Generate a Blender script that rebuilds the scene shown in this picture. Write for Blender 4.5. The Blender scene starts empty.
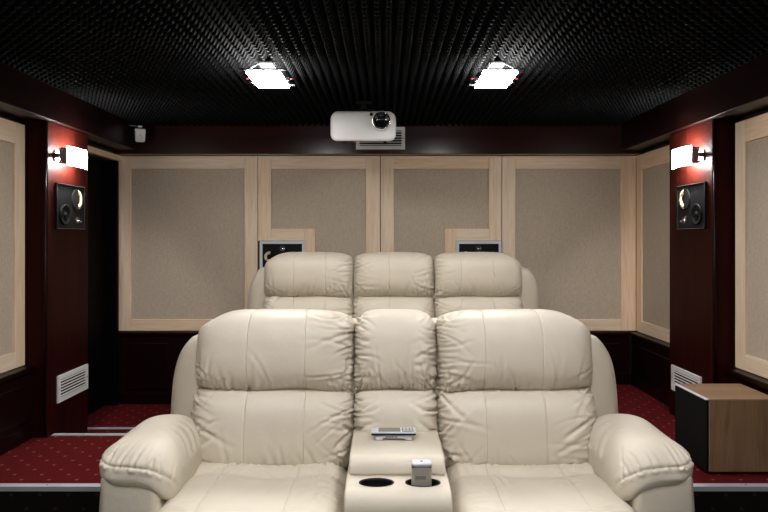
import bpy, bmesh, math, random
import numpy as np
from mathutils import Vector, Matrix

S = bpy.context.scene
C = S.collection
rng = np.random.RandomState(7)
random.seed(7)
PI = math.pi

# ------------------------------------------------------------------ camera, world, exposure
CAMZ, F = 1.44, 634.0
cam_d = bpy.data.cameras.new('camera')
cam = bpy.data.objects.new('camera', cam_d)
C.objects.link(cam)
cam.location = (0, 0, CAMZ)
cam.rotation_euler = (PI / 2, 0, 0)
cam_d.sensor_width = 36.0
cam_d.lens = F / 768 * 36.0
cam_d.shift_x = -1 / 768
cam_d.shift_y = -17 / 768
cam_d.clip_start = 0.05
S.camera = cam

w = bpy.data.worlds.new('world'); S.world = w
w.use_nodes = True
w.node_tree.nodes['Background'].inputs[0].default_value = (0.5, 0.5, 0.55, 1)
w.node_tree.nodes['Background'].inputs[1].default_value = 0.0
S.view_settings.view_transform = 'Standard'
S.view_settings.look = 'None'
S.view_settings.gamma = 1
S.view_settings.use_curve_mapping = False
S.view_settings.exposure = 0.43

CEIL_LAMP = 74.0      # emission of the ceiling lamp glasses
SCONCE = 42.0         # emission of the wall lamp glasses


BULB = 750.0          # emission of the tube behind the wall lamp glass


def at(px, py, Y):
    """photo pixel + depth of the surface it lies on -> point"""
    return Vector(((px - 385) * Y / F, Y, CAMZ - (py - 239) * Y / F))


# ------------------------------------------------------------------ materials
def newmat(name):
    m = bpy.data.materials.new(name)
    m.use_nodes = True
    nt = m.node_tree
    b = nt.nodes['Principled BSDF']
    return m, nt, b


def N(nt, typ, **kw):
    n = nt.nodes.new(typ)
    for k, v in kw.items():
        setattr(n, k, v)
    return n


def plain(name, col, rough=0.5, metal=0.0, coat=0.0, spec=0.5, bump=0.0, bscale=300):
    m, nt, b = newmat(name)
    b.inputs['Base Color'].default_value = (*col, 1)
    b.inputs['Roughness'].default_value = rough
    b.inputs['Metallic'].default_value = metal
    b.inputs['Coat Weight'].default_value = coat
    b.inputs['Specular IOR Level'].default_value = spec
    tc = N(nt, 'ShaderNodeTexCoord')
    nz = N(nt, 'ShaderNodeTexNoise')
    nz.inputs['Scale'].default_value = bscale
    nt.links.new(tc.outputs['Object'], nz.inputs['Vector'])
    mr = N(nt, 'ShaderNodeMapRange')
    mr.inputs['To Min'].default_value = max(0.02, rough - 0.05)
    mr.inputs['To Max'].default_value = min(1, rough + 0.05)
    nt.links.new(nz.outputs['Fac'], mr.inputs['Value'])
    nt.links.new(mr.outputs['Result'], b.inputs['Roughness'])
    if bump:
        bp = N(nt, 'ShaderNodeBump')
        bp.inputs['Strength'].default_value = bump
        bp.inputs['Distance'].default_value = 0.002
        nt.links.new(nz.outputs['Fac'], bp.inputs['Height'])
        nt.links.new(bp.outputs['Normal'], b.inputs['Normal'])
    return m


def wood(name, axis, c1, c2, c3, rough=0.5, coat=0.0, fine=90, coarse=9, spec=0.5, tint=None):
    """grain runs along the object's axis (0,1,2)"""
    m, nt, b = newmat(name)
    tc = N(nt, 'ShaderNodeTexCoord')
    oi = N(nt, 'ShaderNodeObjectInfo')
    mul = N(nt, 'ShaderNodeVectorMath', operation='MULTIPLY')
    sc = [1.0, 1.0, 1.0]
    sc[axis] = 0.06
    mul.inputs[1].default_value = sc
    nt.links.new(tc.outputs['Object'], mul.inputs[0])
    add = N(nt, 'ShaderNodeVectorMath', operation='ADD')
    m3 = N(nt, 'ShaderNodeMath', operation='MULTIPLY')
    m3.inputs[1].default_value = 37.0
    nt.links.new(oi.outputs['Random'], m3.inputs[0])
    nt.links.new(mul.outputs[0], add.inputs[0])
    nt.links.new(m3.outputs[0], add.inputs[1])
    n1 = N(nt, 'ShaderNodeTexNoise')
    n1.inputs['Scale'].default_value = fine
    n1.inputs['Detail'].default_value = 4
    n2 = N(nt, 'ShaderNodeTexNoise')
    n2.inputs['Scale'].default_value = coarse
    n2.inputs['Detail'].default_value = 3
    n2.inputs['Distortion'].default_value = 1.2
    for n in (n1, n2):
        nt.links.new(add.outputs[0], n.inputs['Vector'])
    wv = N(nt, 'ShaderNodeMath', operation='MULTIPLY')
    wv.inputs[1].default_value = 26.0
    nt.links.new(n2.outputs['Fac'], wv.inputs[0])
    sn = N(nt, 'ShaderNodeMath', operation='SINE')
    nt.links.new(wv.outputs[0], sn.inputs[0])
    mr = N(nt, 'ShaderNodeMapRange')
    mr.inputs['From Min'].default_value = -1
    mr.inputs['From Max'].default_value = 1
    nt.links.new(sn.outputs[0], mr.inputs['Value'])
    mx = N(nt, 'ShaderNodeMix', data_type='RGBA')
    mx.inputs['A'].default_value = (*c1, 1)
    mx.inputs['B'].default_value = (*c2, 1)
    nt.links.new(mr.outputs['Result'], mx.inputs['Factor'])
    mx2 = N(nt, 'ShaderNodeMix', data_type='RGBA')
    mx2.inputs['B'].default_value = (*c3, 1)
    cr = N(nt, 'ShaderNodeMapRange')
    cr.inputs['From Min'].default_value = 0.5
    cr.inputs['From Max'].default_value = 0.75
    cr.inputs['To Max'].default_value = 0.7
    nt.links.new(n1.outputs['Fac'], cr.inputs['Value'])
    nt.links.new(cr.outputs['Result'], mx2.inputs['Factor'])
    nt.links.new(mx.outputs['Result'], mx2.inputs['A'])
    if tint:
        tm = N(nt, 'ShaderNodeMix', data_type='RGBA', blend_type='MULTIPLY')
        tm.inputs['B'].default_value = (*tint, 1)
        fr = N(nt, 'ShaderNodeMath', operation='FRACT')
        m7 = N(nt, 'ShaderNodeMath', operation='MULTIPLY')
        m7.inputs[1].default_value = 7.31
        nt.links.new(oi.outputs['Random'], m7.inputs[0])
        nt.links.new(m7.outputs[0], fr.inputs[0])
        nt.links.new(fr.outputs[0], tm.inputs['Factor'])
        nt.links.new(mx2.outputs['Result'], tm.inputs['A'])
        nt.links.new(tm.outputs['Result'], b.inputs['Base Color'])
    else:
        nt.links.new(mx2.outputs['Result'], b.inputs['Base Color'])
    b.inputs['Roughness'].default_value = rough
    b.inputs['Coat Weight'].default_value = coat
    b.inputs['Coat Roughness'].default_value = 0.18
    b.inputs['Specular IOR Level'].default_value = spec
    bp = N(nt, 'ShaderNodeBump')
    bp.inputs['Strength'].default_value = 0.12
    bp.inputs['Distance'].default_value = 0.002
    nt.links.new(n1.outputs['Fac'], bp.inputs['Height'])
    nt.links.new(bp.outputs['Normal'], b.inputs['Normal'])
    return m


def leather(name, col):
    m, nt, b = newmat(name)
    tc = N(nt, 'ShaderNodeTexCoord')
    big = N(nt, 'ShaderNodeTexNoise')
    big.inputs['Scale'].default_value = 7
    big.inputs['Detail'].default_value = 4
    nt.links.new(tc.outputs['Object'], big.inputs['Vector'])
    mx = N(nt, 'ShaderNodeMix', data_type='RGBA')
    mx.inputs['A'].default_value = (col[0] * 0.93, col[1] * 0.92, col[2] * 0.9, 1)
    mx.inputs['B'].default_value = (col[0] * 1.05, col[1] * 1.05, col[2] * 1.05, 1)
    nt.links.new(big.outputs['Fac'], mx.inputs['Factor'])
    nt.links.new(mx.outputs['Result'], b.inputs['Base Color'])
    b.inputs['Roughness'].default_value = 0.42
    b.inputs['Specular IOR Level'].default_value = 0.4
    vo = N(nt, 'ShaderNodeTexVoronoi')
    vo.inputs['Scale'].default_value = 420
    nt.links.new(tc.outputs['Object'], vo.inputs['Vector'])
    n2 = N(nt, 'ShaderNodeTexNoise')
    n2.inputs['Scale'].default_value = 38
    n2.inputs['Detail'].default_value = 5
    nt.links.new(tc.outputs['Object'], n2.inputs['Vector'])
    ad = N(nt, 'ShaderNodeMath', operation='MULTIPLY_ADD')
    ad.inputs[1].default_value = 2.2
    nt.links.new(n2.outputs['Fac'], ad.inputs[0])
    nt.links.new(vo.outputs['Distance'], ad.inputs[2])
    bp = N(nt, 'ShaderNodeBump')
    bp.inputs['Strength'].default_value = 0.22
    bp.inputs['Distance'].default_value = 0.0022
    nt.links.new(ad.outputs[0], bp.inputs['Height'])
    nt.links.new(bp.outputs['Normal'], b.inputs['Normal'])
    return m


def fabric(name):
    m, nt, b = newmat(name)
    tc = N(nt, 'ShaderNodeTexCoord')
    outs = []
    for sc in ((30, 30, 420), (420, 420, 30)):
        mu = N(nt, 'ShaderNodeVectorMath', operation='MULTIPLY')
        mu.inputs[1].default_value = sc
        nt.links.new(tc.outputs['Object'], mu.inputs[0])
        nz = N(nt, 'ShaderNodeTexNoise')
        nz.inputs['Scale'].default_value = 1.0
        nz.inputs['Detail'].default_value = 2
        nt.links.new(mu.outputs[0], nz.inputs['Vector'])
        outs.append(nz)
    ad = N(nt, 'ShaderNodeMath', operation='ADD')
    nt.links.new(outs[0].outputs['Fac'], ad.inputs[0])
    nt.links.new(outs[1].outputs['Fac'], ad.inputs[1])
    mr = N(nt, 'ShaderNodeMapRange')
    mr.inputs['From Min'].default_value = 0.6
    mr.inputs['From Max'].default_value = 1.4
    nt.links.new(ad.outputs[0], mr.inputs['Value'])
    mx = N(nt, 'ShaderNodeMix', data_type='RGBA')
    mx.inputs['A'].default_value = (0.40, 0.325, 0.248, 1)
    mx.inputs['B'].default_value = (0.60, 0.505, 0.405, 1)
    nt.links.new(mr.outputs['Result'], mx.inputs['Factor'])
    nt.links.new(mx.outputs['Result'], b.inputs['Base Color'])
    b.inputs['Roughness'].default_value = 0.95
    b.inputs['Specular IOR Level'].default_value = 0.1
    bp = N(nt, 'ShaderNodeBump')
    bp.inputs['Strength'].default_value = 0.25
    bp.inputs['Distance'].default_value = 0.001
    nt.links.new(ad.outputs[0], bp.inputs['Height'])
    nt.links.new(bp.outputs['Normal'], b.inputs['Normal'])
    return m


def carpet(name, ca=(0.054, 0.0036, 0.0046), cb=(0.125, 0.009, 0.0105), cf=(0.30, 0.07, 0.052)):
    m, nt, b = newmat(name)
    geo = N(nt, 'ShaderNodeNewGeometry')
    # skewed lattice of small woven flecks; upright faces carry it on
    def mth(op, a, b_=None):
        n = N(nt, 'ShaderNodeMath', operation=op)
        for i, v in enumerate((a, b_)):
            if v is None: continue
            if isinstance(v, (int, float)): n.inputs[i].default_value = v
            else: nt.links.new(v, n.inputs[i])
        return n.outputs[0]
    sp = N(nt, 'ShaderNodeSeparateXYZ')
    nt.links.new(geo.outputs['Position'], sp.inputs[0])
    yy = mth('DIVIDE', mth('ADD', sp.outputs['Y'], sp.outputs['Z']), 0.0725)
    row = mth('FLOOR', yy)
    xx = mth('DIVIDE', mth('ADD', sp.outputs['X'], mth('MULTIPLY', row, 0.078)), 0.146)
    dx = mth('MULTIPLY', mth('SUBTRACT', mth('FRACT', xx), 0.5), 0.146)
    dy = mth('MULTIPLY', mth('SUBTRACT', mth('FRACT', yy), 0.5), 0.0725)
    ds = mth('SQRT', mth('ADD', mth('MULTIPLY', dx, dx), mth('MULTIPLY', dy, dy)))
    mxm = N(nt, 'ShaderNodeMapRange')
    mxm.inputs['From Min'].default_value = 0.0115
    mxm.inputs['From Max'].default_value = 0.006
    nt.links.new(ds, mxm.inputs['Value'])
    nz = N(nt, 'ShaderNodeTexNoise')
    nz.inputs['Scale'].default_value = 160
    nz.inputs['Detail'].default_value = 3
    nt.links.new(geo.outputs['Position'], nz.inputs['Vector'])
    base = N(nt, 'ShaderNodeMix', data_type='RGBA')
    base.inputs['A'].default_value = (*ca, 1)
    base.inputs['B'].default_value = (*cb, 1)
    nt.links.new(nz.outputs['Fac'], base.inputs['Factor'])
    mx = N(nt, 'ShaderNodeMix', data_type='RGBA')
    mx.inputs['B'].default_value = (*cf, 1)
    nt.links.new(base.outputs['Result'], mx.inputs['A'])
    nt.links.new(mxm.outputs[0], mx.inputs['Factor'])
    nt.links.new(mx.outputs['Result'], b.inputs['Base Color'])
    b.inputs['Roughness'].default_value = 0.95
    b.inputs['Specular IOR Level'].default_value = 0.08
    bp = N(nt, 'ShaderNodeBump')
    bp.inputs['Strength'].default_value = 0.5
    bp.inputs['Distance'].default_value = 0.004
    nt.links.new(nz.outputs['Fac'], bp.inputs['Height'])
    nt.links.new(bp.outputs['Normal'], b.inputs['Normal'])
    return m


def glow(name, col, strength):
    m, nt, b = newmat(name)
    b.inputs['Base Color'].default_value = (0.9, 0.9, 0.9, 1)
    b.inputs['Emission Color'].default_value = (*col, 1)
    b.inputs['Emission Strength'].default_value = strength
    return m


PINE = ((0.80, 0.635, 0.47), (0.85, 0.71, 0.555), (0.70, 0.48, 0.31))
MAHO = ((0.0065, 0.0012, 0.0009), (0.0095, 0.0018, 0.0013), (0.0035, 0.0007, 0.0006))
MAHOP = ((0.018, 0.0022, 0.0013), (0.026, 0.0033, 0.0018), (0.010, 0.0011, 0.0008))
OAK = ((0.22, 0.125, 0.065), (0.29, 0.175, 0.095), (0.15, 0.08, 0.04))
pine = [wood('pine_%s' % a, i, *PINE, rough=0.55, tint=(1.0, 0.88, 0.76)) for i, a in enumerate('xyz')]
maho = [wood('mahogany_%s' % a, i, *MAHO, rough=0.36, coat=0.05, fine=130, coarse=6, spec=0.15) for i, a in enumerate('xyz')]
mahop = wood('mahogany_pillar', 2, *MAHOP, rough=0.45, coat=0.0, fine=130, coarse=6, spec=0.06)
mahob = wood('mahogany_polished', 0, *MAHOP, rough=0.3, coat=0.75, fine=130, coarse=6, spec=0.3)
oak = wood('oak_veneer', 0, *OAK, rough=0.5, fine=120, coarse=5)
oakz = wood('oak_veneer_upright', 2, *OAK, rough=0.5, fine=120, coarse=5)
M = dict(
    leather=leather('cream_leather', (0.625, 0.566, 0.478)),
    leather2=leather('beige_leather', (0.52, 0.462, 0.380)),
    fabric=fabric('beige_acoustic_cloth'),
    carpet=carpet('red_flecked_carpet'),
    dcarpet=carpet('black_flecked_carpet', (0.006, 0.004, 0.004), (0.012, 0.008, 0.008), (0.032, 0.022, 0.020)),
    foam=plain('black_foam', (0.0032, 0.0032, 0.0035), 0.72, spec=0.045, bump=0.3),
    black=plain('black_lacquer', (0.006, 0.006, 0.007), 0.4, spec=0.15),
    matte=plain('matte_black', (0.006, 0.006, 0.006), 0.75, spec=0.12),
    seam=plain('seam_shadow_thread', (0.33, 0.28, 0.21), 0.8),
    alu=plain('brushed_aluminium', (0.58, 0.59, 0.63), 0.45, metal=0.35),
    chrome=plain('chrome', (0.75, 0.75, 0.77), 0.12, metal=1.0),
    white=plain('white_enamel', (0.72, 0.72, 0.72), 0.4),
    silver=plain('silver_plastic', (0.60, 0.60, 0.58), 0.35, metal=0.35),
    warmsilver=plain('warm_silver_plastic', (0.44, 0.41, 0.36), 0.35, metal=0.3),
    pearl=plain('pearl_plastic', (0.60, 0.585, 0.57), 0.5, metal=0.1),
    cream=plain('cream_cone', (0.66, 0.57, 0.36), 0.6),
    frame=plain('pale_grey_frame', (0.62, 0.65, 0.72), 0.4),
    steel=plain('tinted_steel', (0.20, 0.15, 0.20), 0.3, metal=0.7),
    gun=plain('gunmetal', (0.10, 0.11, 0.12), 0.35, metal=0.6),
    plaster=plain('dark_plaster', (0.020, 0.014, 0.013), 0.9),
    darkdoor=plain('black_stained_door', (0.003, 0.002, 0.002), 0.6, spec=0.05),
    glass=plain('lens_glass', (0.004, 0.004, 0.006), 0.06, coat=0.8),
    screen=plain('grey_screen', (0.22, 0.21, 0.19), 0.25),
    navy=plain('navy_edge', (0.006, 0.008, 0.022), 0.2),
    red=plain('red_indicator', (0.45, 0.02, 0.02), 0.4),
    lamp=glow('ceiling_lamp_glass', (1.0, 0.985, 0.955), CEIL_LAMP),
    bulb=glow('wall_lamp_tube', (1.0, 0.98, 0.95), BULB),
    sconce=glow('wall_lamp_glass', (1.0, 0.98, 0.95), SCONCE),
)


# ------------------------------------------------------------------ object helpers
def mesh_obj(name, me, mat, parent=None, loc=None, rot=None, smooth=False):
    o = bpy.data.objects.new(name, me)
    C.objects.link(o)
    if mat is not None and not me.materials:
        me.materials.append(mat)
    if parent is not None:
        o.parent = parent
    if loc is not None:
        o.location = loc
    if rot is not None:
        o.rotation_euler = rot
    if smooth:
        me.polygons.foreach_set('use_smooth', [True] * len(me.polygons))
    return o


def bm_obj(name, bm, mat, parent=None, loc=None, rot=None, smooth=False):
    me = bpy.data.meshes.new(name)
    bm.normal_update()
    bm.to_mesh(me)
    bm.free()
    return mesh_obj(name, me, mat, parent, loc, rot, smooth)


def thing(name, label, cat, loc=(0, 0, 0), rotz=0.0, group=None):
    o = bpy.data.objects.new(name, None)
    C.objects.link(o)
    o.empty_display_size = 0.1
    o.location = loc
    o.rotation_euler = (0, 0, rotz)
    o['label'] = label
    o['category'] = cat
    if group:
        o['group'] = group
    return o


def tag(o, label=None, cat=None, group=None, kind=None):
    for k, v in (('label', label), ('category', cat), ('group', group), ('kind', kind)):
        if v:
            o[k] = v
    return o


def add_box(bm, lo, hi):
    lo, hi = Vector(lo), Vector(hi)
    c, d = (lo + hi) / 2, hi - lo
    return bmesh.ops.create_cube(bm, size=1, matrix=Matrix.Translation(c) @ Matrix.Diagonal((d.x, d.y, d.z, 1)))['verts']


def box(name, lo, hi, mat, parent=None, bevel=0.0, seg=2, smooth=False):
    """box from lo to hi (parent space); the object's origin sits at the box centre"""
    lo, hi = Vector(lo), Vector(hi)
    c, d = (lo + hi) / 2, hi - lo
    bm = bmesh.new()
    add_box(bm, -d / 2, d / 2)
    if bevel:
        bmesh.ops.bevel(bm, geom=list(bm.edges), offset=min(bevel, min(d) * 0.45), segments=seg, profile=0.5, affect='EDGES')
    return bm_obj(name, bm, mat, parent, c, smooth=smooth)


def tube_mesh(bm, pts, r, n=10, caps=True):
    pts = [Vector(p) for p in pts]
    rings = []
    up = Vector((0, 0, 1))
    for i, p in enumerate(pts):
        t = (pts[min(i + 1, len(pts) - 1)] - pts[max(i - 1, 0)]).normalized()
        a = t.cross(up)
        if a.length < 1e-3:
            a = t.cross(Vector((1, 0, 0)))
        a.normalize()
        b = t.cross(a)
        rings.append([bm.verts.new(p + (a * math.cos(q) + b * math.sin(q)) * r) for q in [2 * PI * k / n for k in range(n)]])
    for r0, r1 in zip(rings, rings[1:]):
        for k in range(n):
            bm.faces.new((r0[k], r0[(k + 1) % n], r1[(k + 1) % n], r1[k]))
    if caps:
        bm.faces.new(rings[0][::-1])
        bm.faces.new(rings[-1])
    bmesh.ops.recalc_face_normals(bm, faces=bm.faces[:])


def tube(name, pts, r, mat, parent=None, n=10):
    bm = bmesh.new()
    tube_mesh(bm, pts, r, n)
    return bm_obj(name, bm, mat, parent, smooth=True)


def lathe(name, prof, mat, parent=None, loc=(0, 0, 0), rot=(0, 0, 0), n=32, sx=1.0, sy=1.0, a0=0.0, a1=2 * PI):
    """prof: list of (radius, height) spun about local Z"""
    bm = bmesh.new()
    full = abs(a1 - a0 - 2 * PI) < 1e-6
    m = n if full else n + 1
    rings = []
    for (r, h) in prof:
        rings.append([bm.verts.new((max(r, 1e-5) * math.cos(a0 + (a1 - a0) * k / n) * sx, max(r, 1e-5) * math.sin(a0 + (a1 - a0) * k / n) * sy, h)) for k in range(m)])
    for r0, r1 in zip(rings, rings[1:]):
        for k in range(n):
            bm.faces.new((r0[k], r0[(k + 1) % m], r1[(k + 1) % m], r1[k]))
    bmesh.ops.remove_doubles(bm, verts=bm.verts[:], dist=1e-4)
    bmesh.ops.recalc_face_normals(bm, faces=bm.faces[:])
    return bm_obj(name, bm, mat, parent, loc, rot, smooth=True)


# ------------------------------------------------------------------ room dimensions
XL, XR = -2.34, 2.24          # wall planes
FL, FR = -2.30, 2.20          # face of the wall panels
YB = 5.60                     # back wall plane
FB = 5.56                     # face of back panels
YF = -1.60                    # wall behind the camera
ZC = 2.405                    # tips of the foam
ZCEIL = 2.46
ZP = 0.17                     # platform height
ZW = 0.633                    # top of wainscot
ZTS = 2.200                    # underside of the side beams
ZT = 2.172                    # underside of the frieze
BXL, BXR, BY = -2.125, 2.035, 5.455   # inner faces of the frieze

# ------------------------------------------------------------------ floor
fl = box('floor', (XL - 0.12, YF, -0.12), (XR, YB, 0.0), M['carpet'])
tag(fl, 'red carpet with small light flecks on floor', 'floor', kind='structure')
bm = bmesh.new()
def footprint(bm, pts, z0, z1):
    lo = [bm.verts.new((x, y, z0)) for x, y in pts]
    hi = [bm.verts.new((x, y, z1)) for x, y in pts]
    n = len(pts)
    bm.faces.new(lo[::-1]); bm.faces.new(hi)
    for i in range(n):
        bm.faces.new((lo[i], lo[(i + 1) % n], hi[(i + 1) % n], hi[i]))
footprint(bm, [(XL, 3.245), (XR, 3.245), (XR, YB), (-1.32, YB), (-1.32, 4.13), (-2.162, 4.13), (-2.162, 4.055), (XL, 4.055)], 0.0, ZP)
bmesh.ops.recalc_face_normals(bm, faces=bm.faces[:])
pf = bm_obj('platform', bm, M['carpet'], fl)
pf.location = -fl.location
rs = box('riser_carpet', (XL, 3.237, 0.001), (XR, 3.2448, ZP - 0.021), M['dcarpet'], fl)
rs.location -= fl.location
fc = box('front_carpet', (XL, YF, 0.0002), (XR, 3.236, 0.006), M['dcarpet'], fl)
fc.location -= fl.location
def nosing(x0, x1, y, z, flip=1):
    bm = bmesh.new()
    add_box(bm, (x0, min(y, y + 0.040 * flip), z), (x1, max(y, y + 0.040 * flip), z + 0.004))
    add_box(bm, (x0, min(y, y - 0.004 * flip), z - 0.020), (x1, max(y, y - 0.004 * flip), z + 0.004))
    o = bm_obj('metal_nosing', bm, M['alu'], fl)
    o.location = -fl.location
    o['label'] = 'brushed metal edge strip'
    # screws
    for k in range(int((x1 - x0) / 0.4)):
        lathe('screw', [(0, 0.0012), (0.004, 0.001), (0.005, 0)], M['gun'], o, (x0 + 0.2 + 0.4 * k, y + 0.022 * flip, z + 0.004), n=10)
nosing(XL, XR, 3.245, ZP)
nosing(-2.155, -1.32, 4.13, ZP, -1)
nosing(-2.30, -1.325, 4.80, 0.0)

# ------------------------------------------------------------------ walls
def struct(name, lo, hi, mat, label):
    o = box(name, lo, hi, mat)
    tag(o, label, 'wall', kind='structure')
    return o
wb = struct('wall_back', (XL - 0.3, YB, 0), (XR + 0.15, YB + 0.12, ZCEIL + 0.1), M['plaster'], 'dark back wall behind the cloth panels')
wr = struct('wall_right', (XR, YF, 0), (XR + 0.12, YB, ZCEIL + 0.1), M['plaster'], 'dark right wall behind the cloth panels')
wf = struct('wall_front', (XL - 0.12, YF - 0.12, 0), (XR + 0.12, YF, ZCEIL + 0.1), M['plaster'], 'dark wall at the screen end')
D0, D1, DZ = 4.68, 5.50, 2.118
bm = bmesh.new()
add_box(bm, (XL - 0.12, YF, 0), (XL, D0, ZCEIL + 0.1))
add_box(bm, (XL - 0.12, D0, DZ), (XL, D1, ZCEIL + 0.1))
add_box(bm, (XL - 0.12, D1, 0), (XL, YB, ZCEIL + 0.1))
wl = bm_obj('wall_left', bm, M['plaster'])
tag(wl, 'dark left wall with a doorway near the back', 'wall', kind='structure')

dr = box('door_1', (XL - 0.11, D0 + 0.02, 0.005), (XL - 0.07, D1 - 0.02, DZ - 0.01), M['darkdoor'], bevel=0.003)
tag(dr, 'black door set deep in doorway beside left pillar', 'door', kind='structure')
for (a, b_) in ((0.12, 0.95), (1.08, 1.98)):
    p = box('door_panel', (XL - 0.072, D0 + 0.13, a), (XL - 0.062, D1 - 0.13, b_), M['darkdoor'], bevel=0.006)
    p.parent = dr
    p.location -= dr.location
h = tube('door_handle', [(0, 0, 0), (0.05, 0, 0), (0.05, 0.11, 0)], 0.009, M['gun'], dr)
h.location = Vector((XL - 0.075, D0 + 0.07, 1.0)) - dr.location
jb = bmesh.new()
add_box(jb, (XL - 0.11, D1 - 0.02, 0), (XL + 0.02, D1 + 0.02, DZ))
add_box(jb, (XL - 0.11, D0 - 0.0, 0), (XL + 0.02, D0 + 0.02, DZ))
tj = bm_obj('trim_1', jb, M['darkdoor'])
tag(tj, 'black jambs of the doorway', 'trim', kind='structure')
th = box('trim_2', (XL, D0 - 0.03, DZ), (XL + 0.035, D1 + 0.06, ZT - 0.006), pine[1])
tag(th, 'pale pine head strip over the black doorway', 'trim', kind='structure')

# ------------------------------------------------------------------ ceiling with pyramid foam tiles
ce = box('ceiling', (XL, YF, ZCEIL), (XR, YB, ZCEIL + 0.1), M['plaster'])
tag(ce, 'ceiling lined with black pyramid foam', 'ceiling', kind='structure')
PITCH, FH = 0.0515, 0.040
foam_cache = {}
def foam_mesh(nx, ny):
    if (nx, ny) in foam_cache:
        return foam_cache[(nx, ny)]
    g = 0.0012
    bm = bmesh.new()
    X, Y = nx * PITCH, ny * PITCH
    grid = {}
    for i in range(nx + 1):
        for j in range(ny + 1):
            x = min(max(i * PITCH, g), X - g); y = min(max(j * PITCH, g), Y - g)
            grid[i, j] = bm.verts.new((x, y, 0))
    for i in range(nx):
        for j in range(ny):
            q = 0.006
            cx, cy = (i + .5) * PITCH, (j + .5) * PITCH
            tp = [bm.verts.new((cx + a * q, cy + b * q, -FH)) for a, b in ((-1, -1), (1, -1), (1, 1), (-1, 1))]
            bs = [grid[i, j], grid[i + 1, j], grid[i + 1, j + 1], grid[i, j + 1]]
            for k in range(4):
                bm.faces.new((bs[k], tp[k], tp[(k + 1) % 4], bs[(k + 1) % 4]))
            bm.faces.new(tp)
    rim = [[(i, 0) for i in range(nx + 1)], [(nx, j) for j in range(ny + 1)], [(i, ny) for i in range(nx, -1, -1)], [(0, j) for j in range(ny, -1, -1)]]
    tv = {k: bm.verts.new((grid[k].co.x, grid[k].co.y, ZCEIL - (ZC + FH))) for side in rim for k in side}
    for side in rim:
        for a, b in zip(side, side[1:]):
            bm.faces.new((grid[a], grid[b], tv[b], tv[a]))
    bmesh.ops.recalc_face_normals(bm, faces=bm.faces[:])
    me = bpy.data.meshes.new('foam_tile')
    bm.to_mesh(me); bm.free()
    me.materials.append(M['foam'])
    foam_cache[(nx, ny)] = me
    return me
NX, NY = 20, 20
xs, x = [], BXL + 0.004
tot = int((BXR - BXL) / PITCH)
while tot > 0:
    k = min(NX, tot); xs.append((x, k)); x += k * PITCH; tot -= k
y, left = BY - 0.004, int((BY - YF) / PITCH)
while left > 0:
    k = min(NY, left); y -= k * PITCH
    for (x, kx) in xs:
        mesh_obj('foam_tile', foam_mesh(kx, k), None, ce, Vector((x, y, ZC + FH)) - ce.location)
    left -= k

# ------------------------------------------------------------------ mahogany frieze
def frieze(name, lo, hi, ax, label):
    o = box(name, lo, hi, maho[ax] if ax else mahob, bevel=0.004)
    tag(o, label, 'trim', kind='structure')
    return o
frieze('trim_3', (XL, BY, ZT), (XR, YB, ZCEIL), 0, 'dark mahogany beam across the top of the back wall')
frieze('trim_4', (XL, YF, ZTS), (BXL, BY - 0.0005, ZCEIL), 1, 'dark mahogany beam along the top of the left wall')
frieze('trim_5', (BXR, YF, ZTS), (XR, BY - 0.0005, ZCEIL), 1, 'dark mahogany beam along the top of the right wall')

# ------------------------------------------------------------------ wainscot
def wainscot(name, lo, hi, ax, side, z0, label):
    o = box(name, (lo[0], lo[1], z0), (hi[0], hi[1], ZW - 0.035), maho[2])
    tag(o, label, 'trim', kind='structure')
    e = 0.022
    clo, chi = list(lo), list(hi)
    nrm = 0 if ax == 1 else 1
    if side > 0: clo[nrm] -= e
    else: chi[nrm] += e
    c = box('cap_rail', (clo[0], clo[1], ZW - 0.034), (chi[0], chi[1], ZW - 0.002), maho[ax], o, bevel=0.006)
    c.location -= o.location
    # raised panels
    L0, L1 = lo[ax], hi[ax]
    n = max(1, round((L1 - L0) / 0.62))
    for k in range(n):
        a = L0 + (L1 - L0) * k / n + 0.07; b_ = L0 + (L1 - L0) * (k + 1) / n - 0.07
        if b_ - a < 0.08: continue
        p0, p1 = [0, 0, z0 + 0.13], [0, 0, ZW - 0.10]
        p0[ax], p1[ax] = a, b_
        f = lo[nrm] if side > 0 else hi[nrm]
        p0[nrm], p1[nrm] = (f - 0.012, f - 0.0005) if side > 0 else (f + 0.0005, f + 0.012)
        q = box('raised_panel', p0, p1, maho[2], o, bevel=0.009)
        q.location -= o.location
    p0, p1 = list(lo) + [z0 + 0.001], list(hi) + [z0 + 0.10]
    f = lo[nrm] if side > 0 else hi[nrm]
    p0[nrm], p1[nrm] = (f - 0.010, f - 0.0005) if side > 0 else (f + 0.0005, f + 0.010)
    q = box('skirting', p0, p1, maho[ax], o, bevel=0.004)
    q.location -= o.location
wainscot('trim_6', (XL + 0.03, 5.535), (-1.33, YB), 0, 1, 0.0, 'dark mahogany wainscot of back wall beside the doorway')
wainscot('trim_7', (-1.32, 5.535), (2.13, YB), 0, 1, ZP, 'dark mahogany wainscot of back wall behind rear sofa')
wainscot('trim_8', (2.155, 4.625), (XR, 5.53), 1, 1, ZP, 'dark mahogany wainscot between right pillar and back wall')
wainscot('trim_9', (2.155, 3.26), (XR, 4.005), 1, 1, ZP, 'dark mahogany wainscot behind the wood subwoofer')
wainscot('trim_10', (2.155, YF), (XR, 3.235), 1, 1, 0.0, 'dark mahogany wainscot of right wall below the platform edge')
wainscot('trim_11', (XL, 3.26), (-2.255, 4.05), 1, -1, ZP, 'dark mahogany wainscot left of the carpeted platform')
wainscot('trim_12', (XL, YF), (-2.255, 3.235), 1, -1, 0.0, 'dark mahogany wainscot of left wall below the platform edge')

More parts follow.
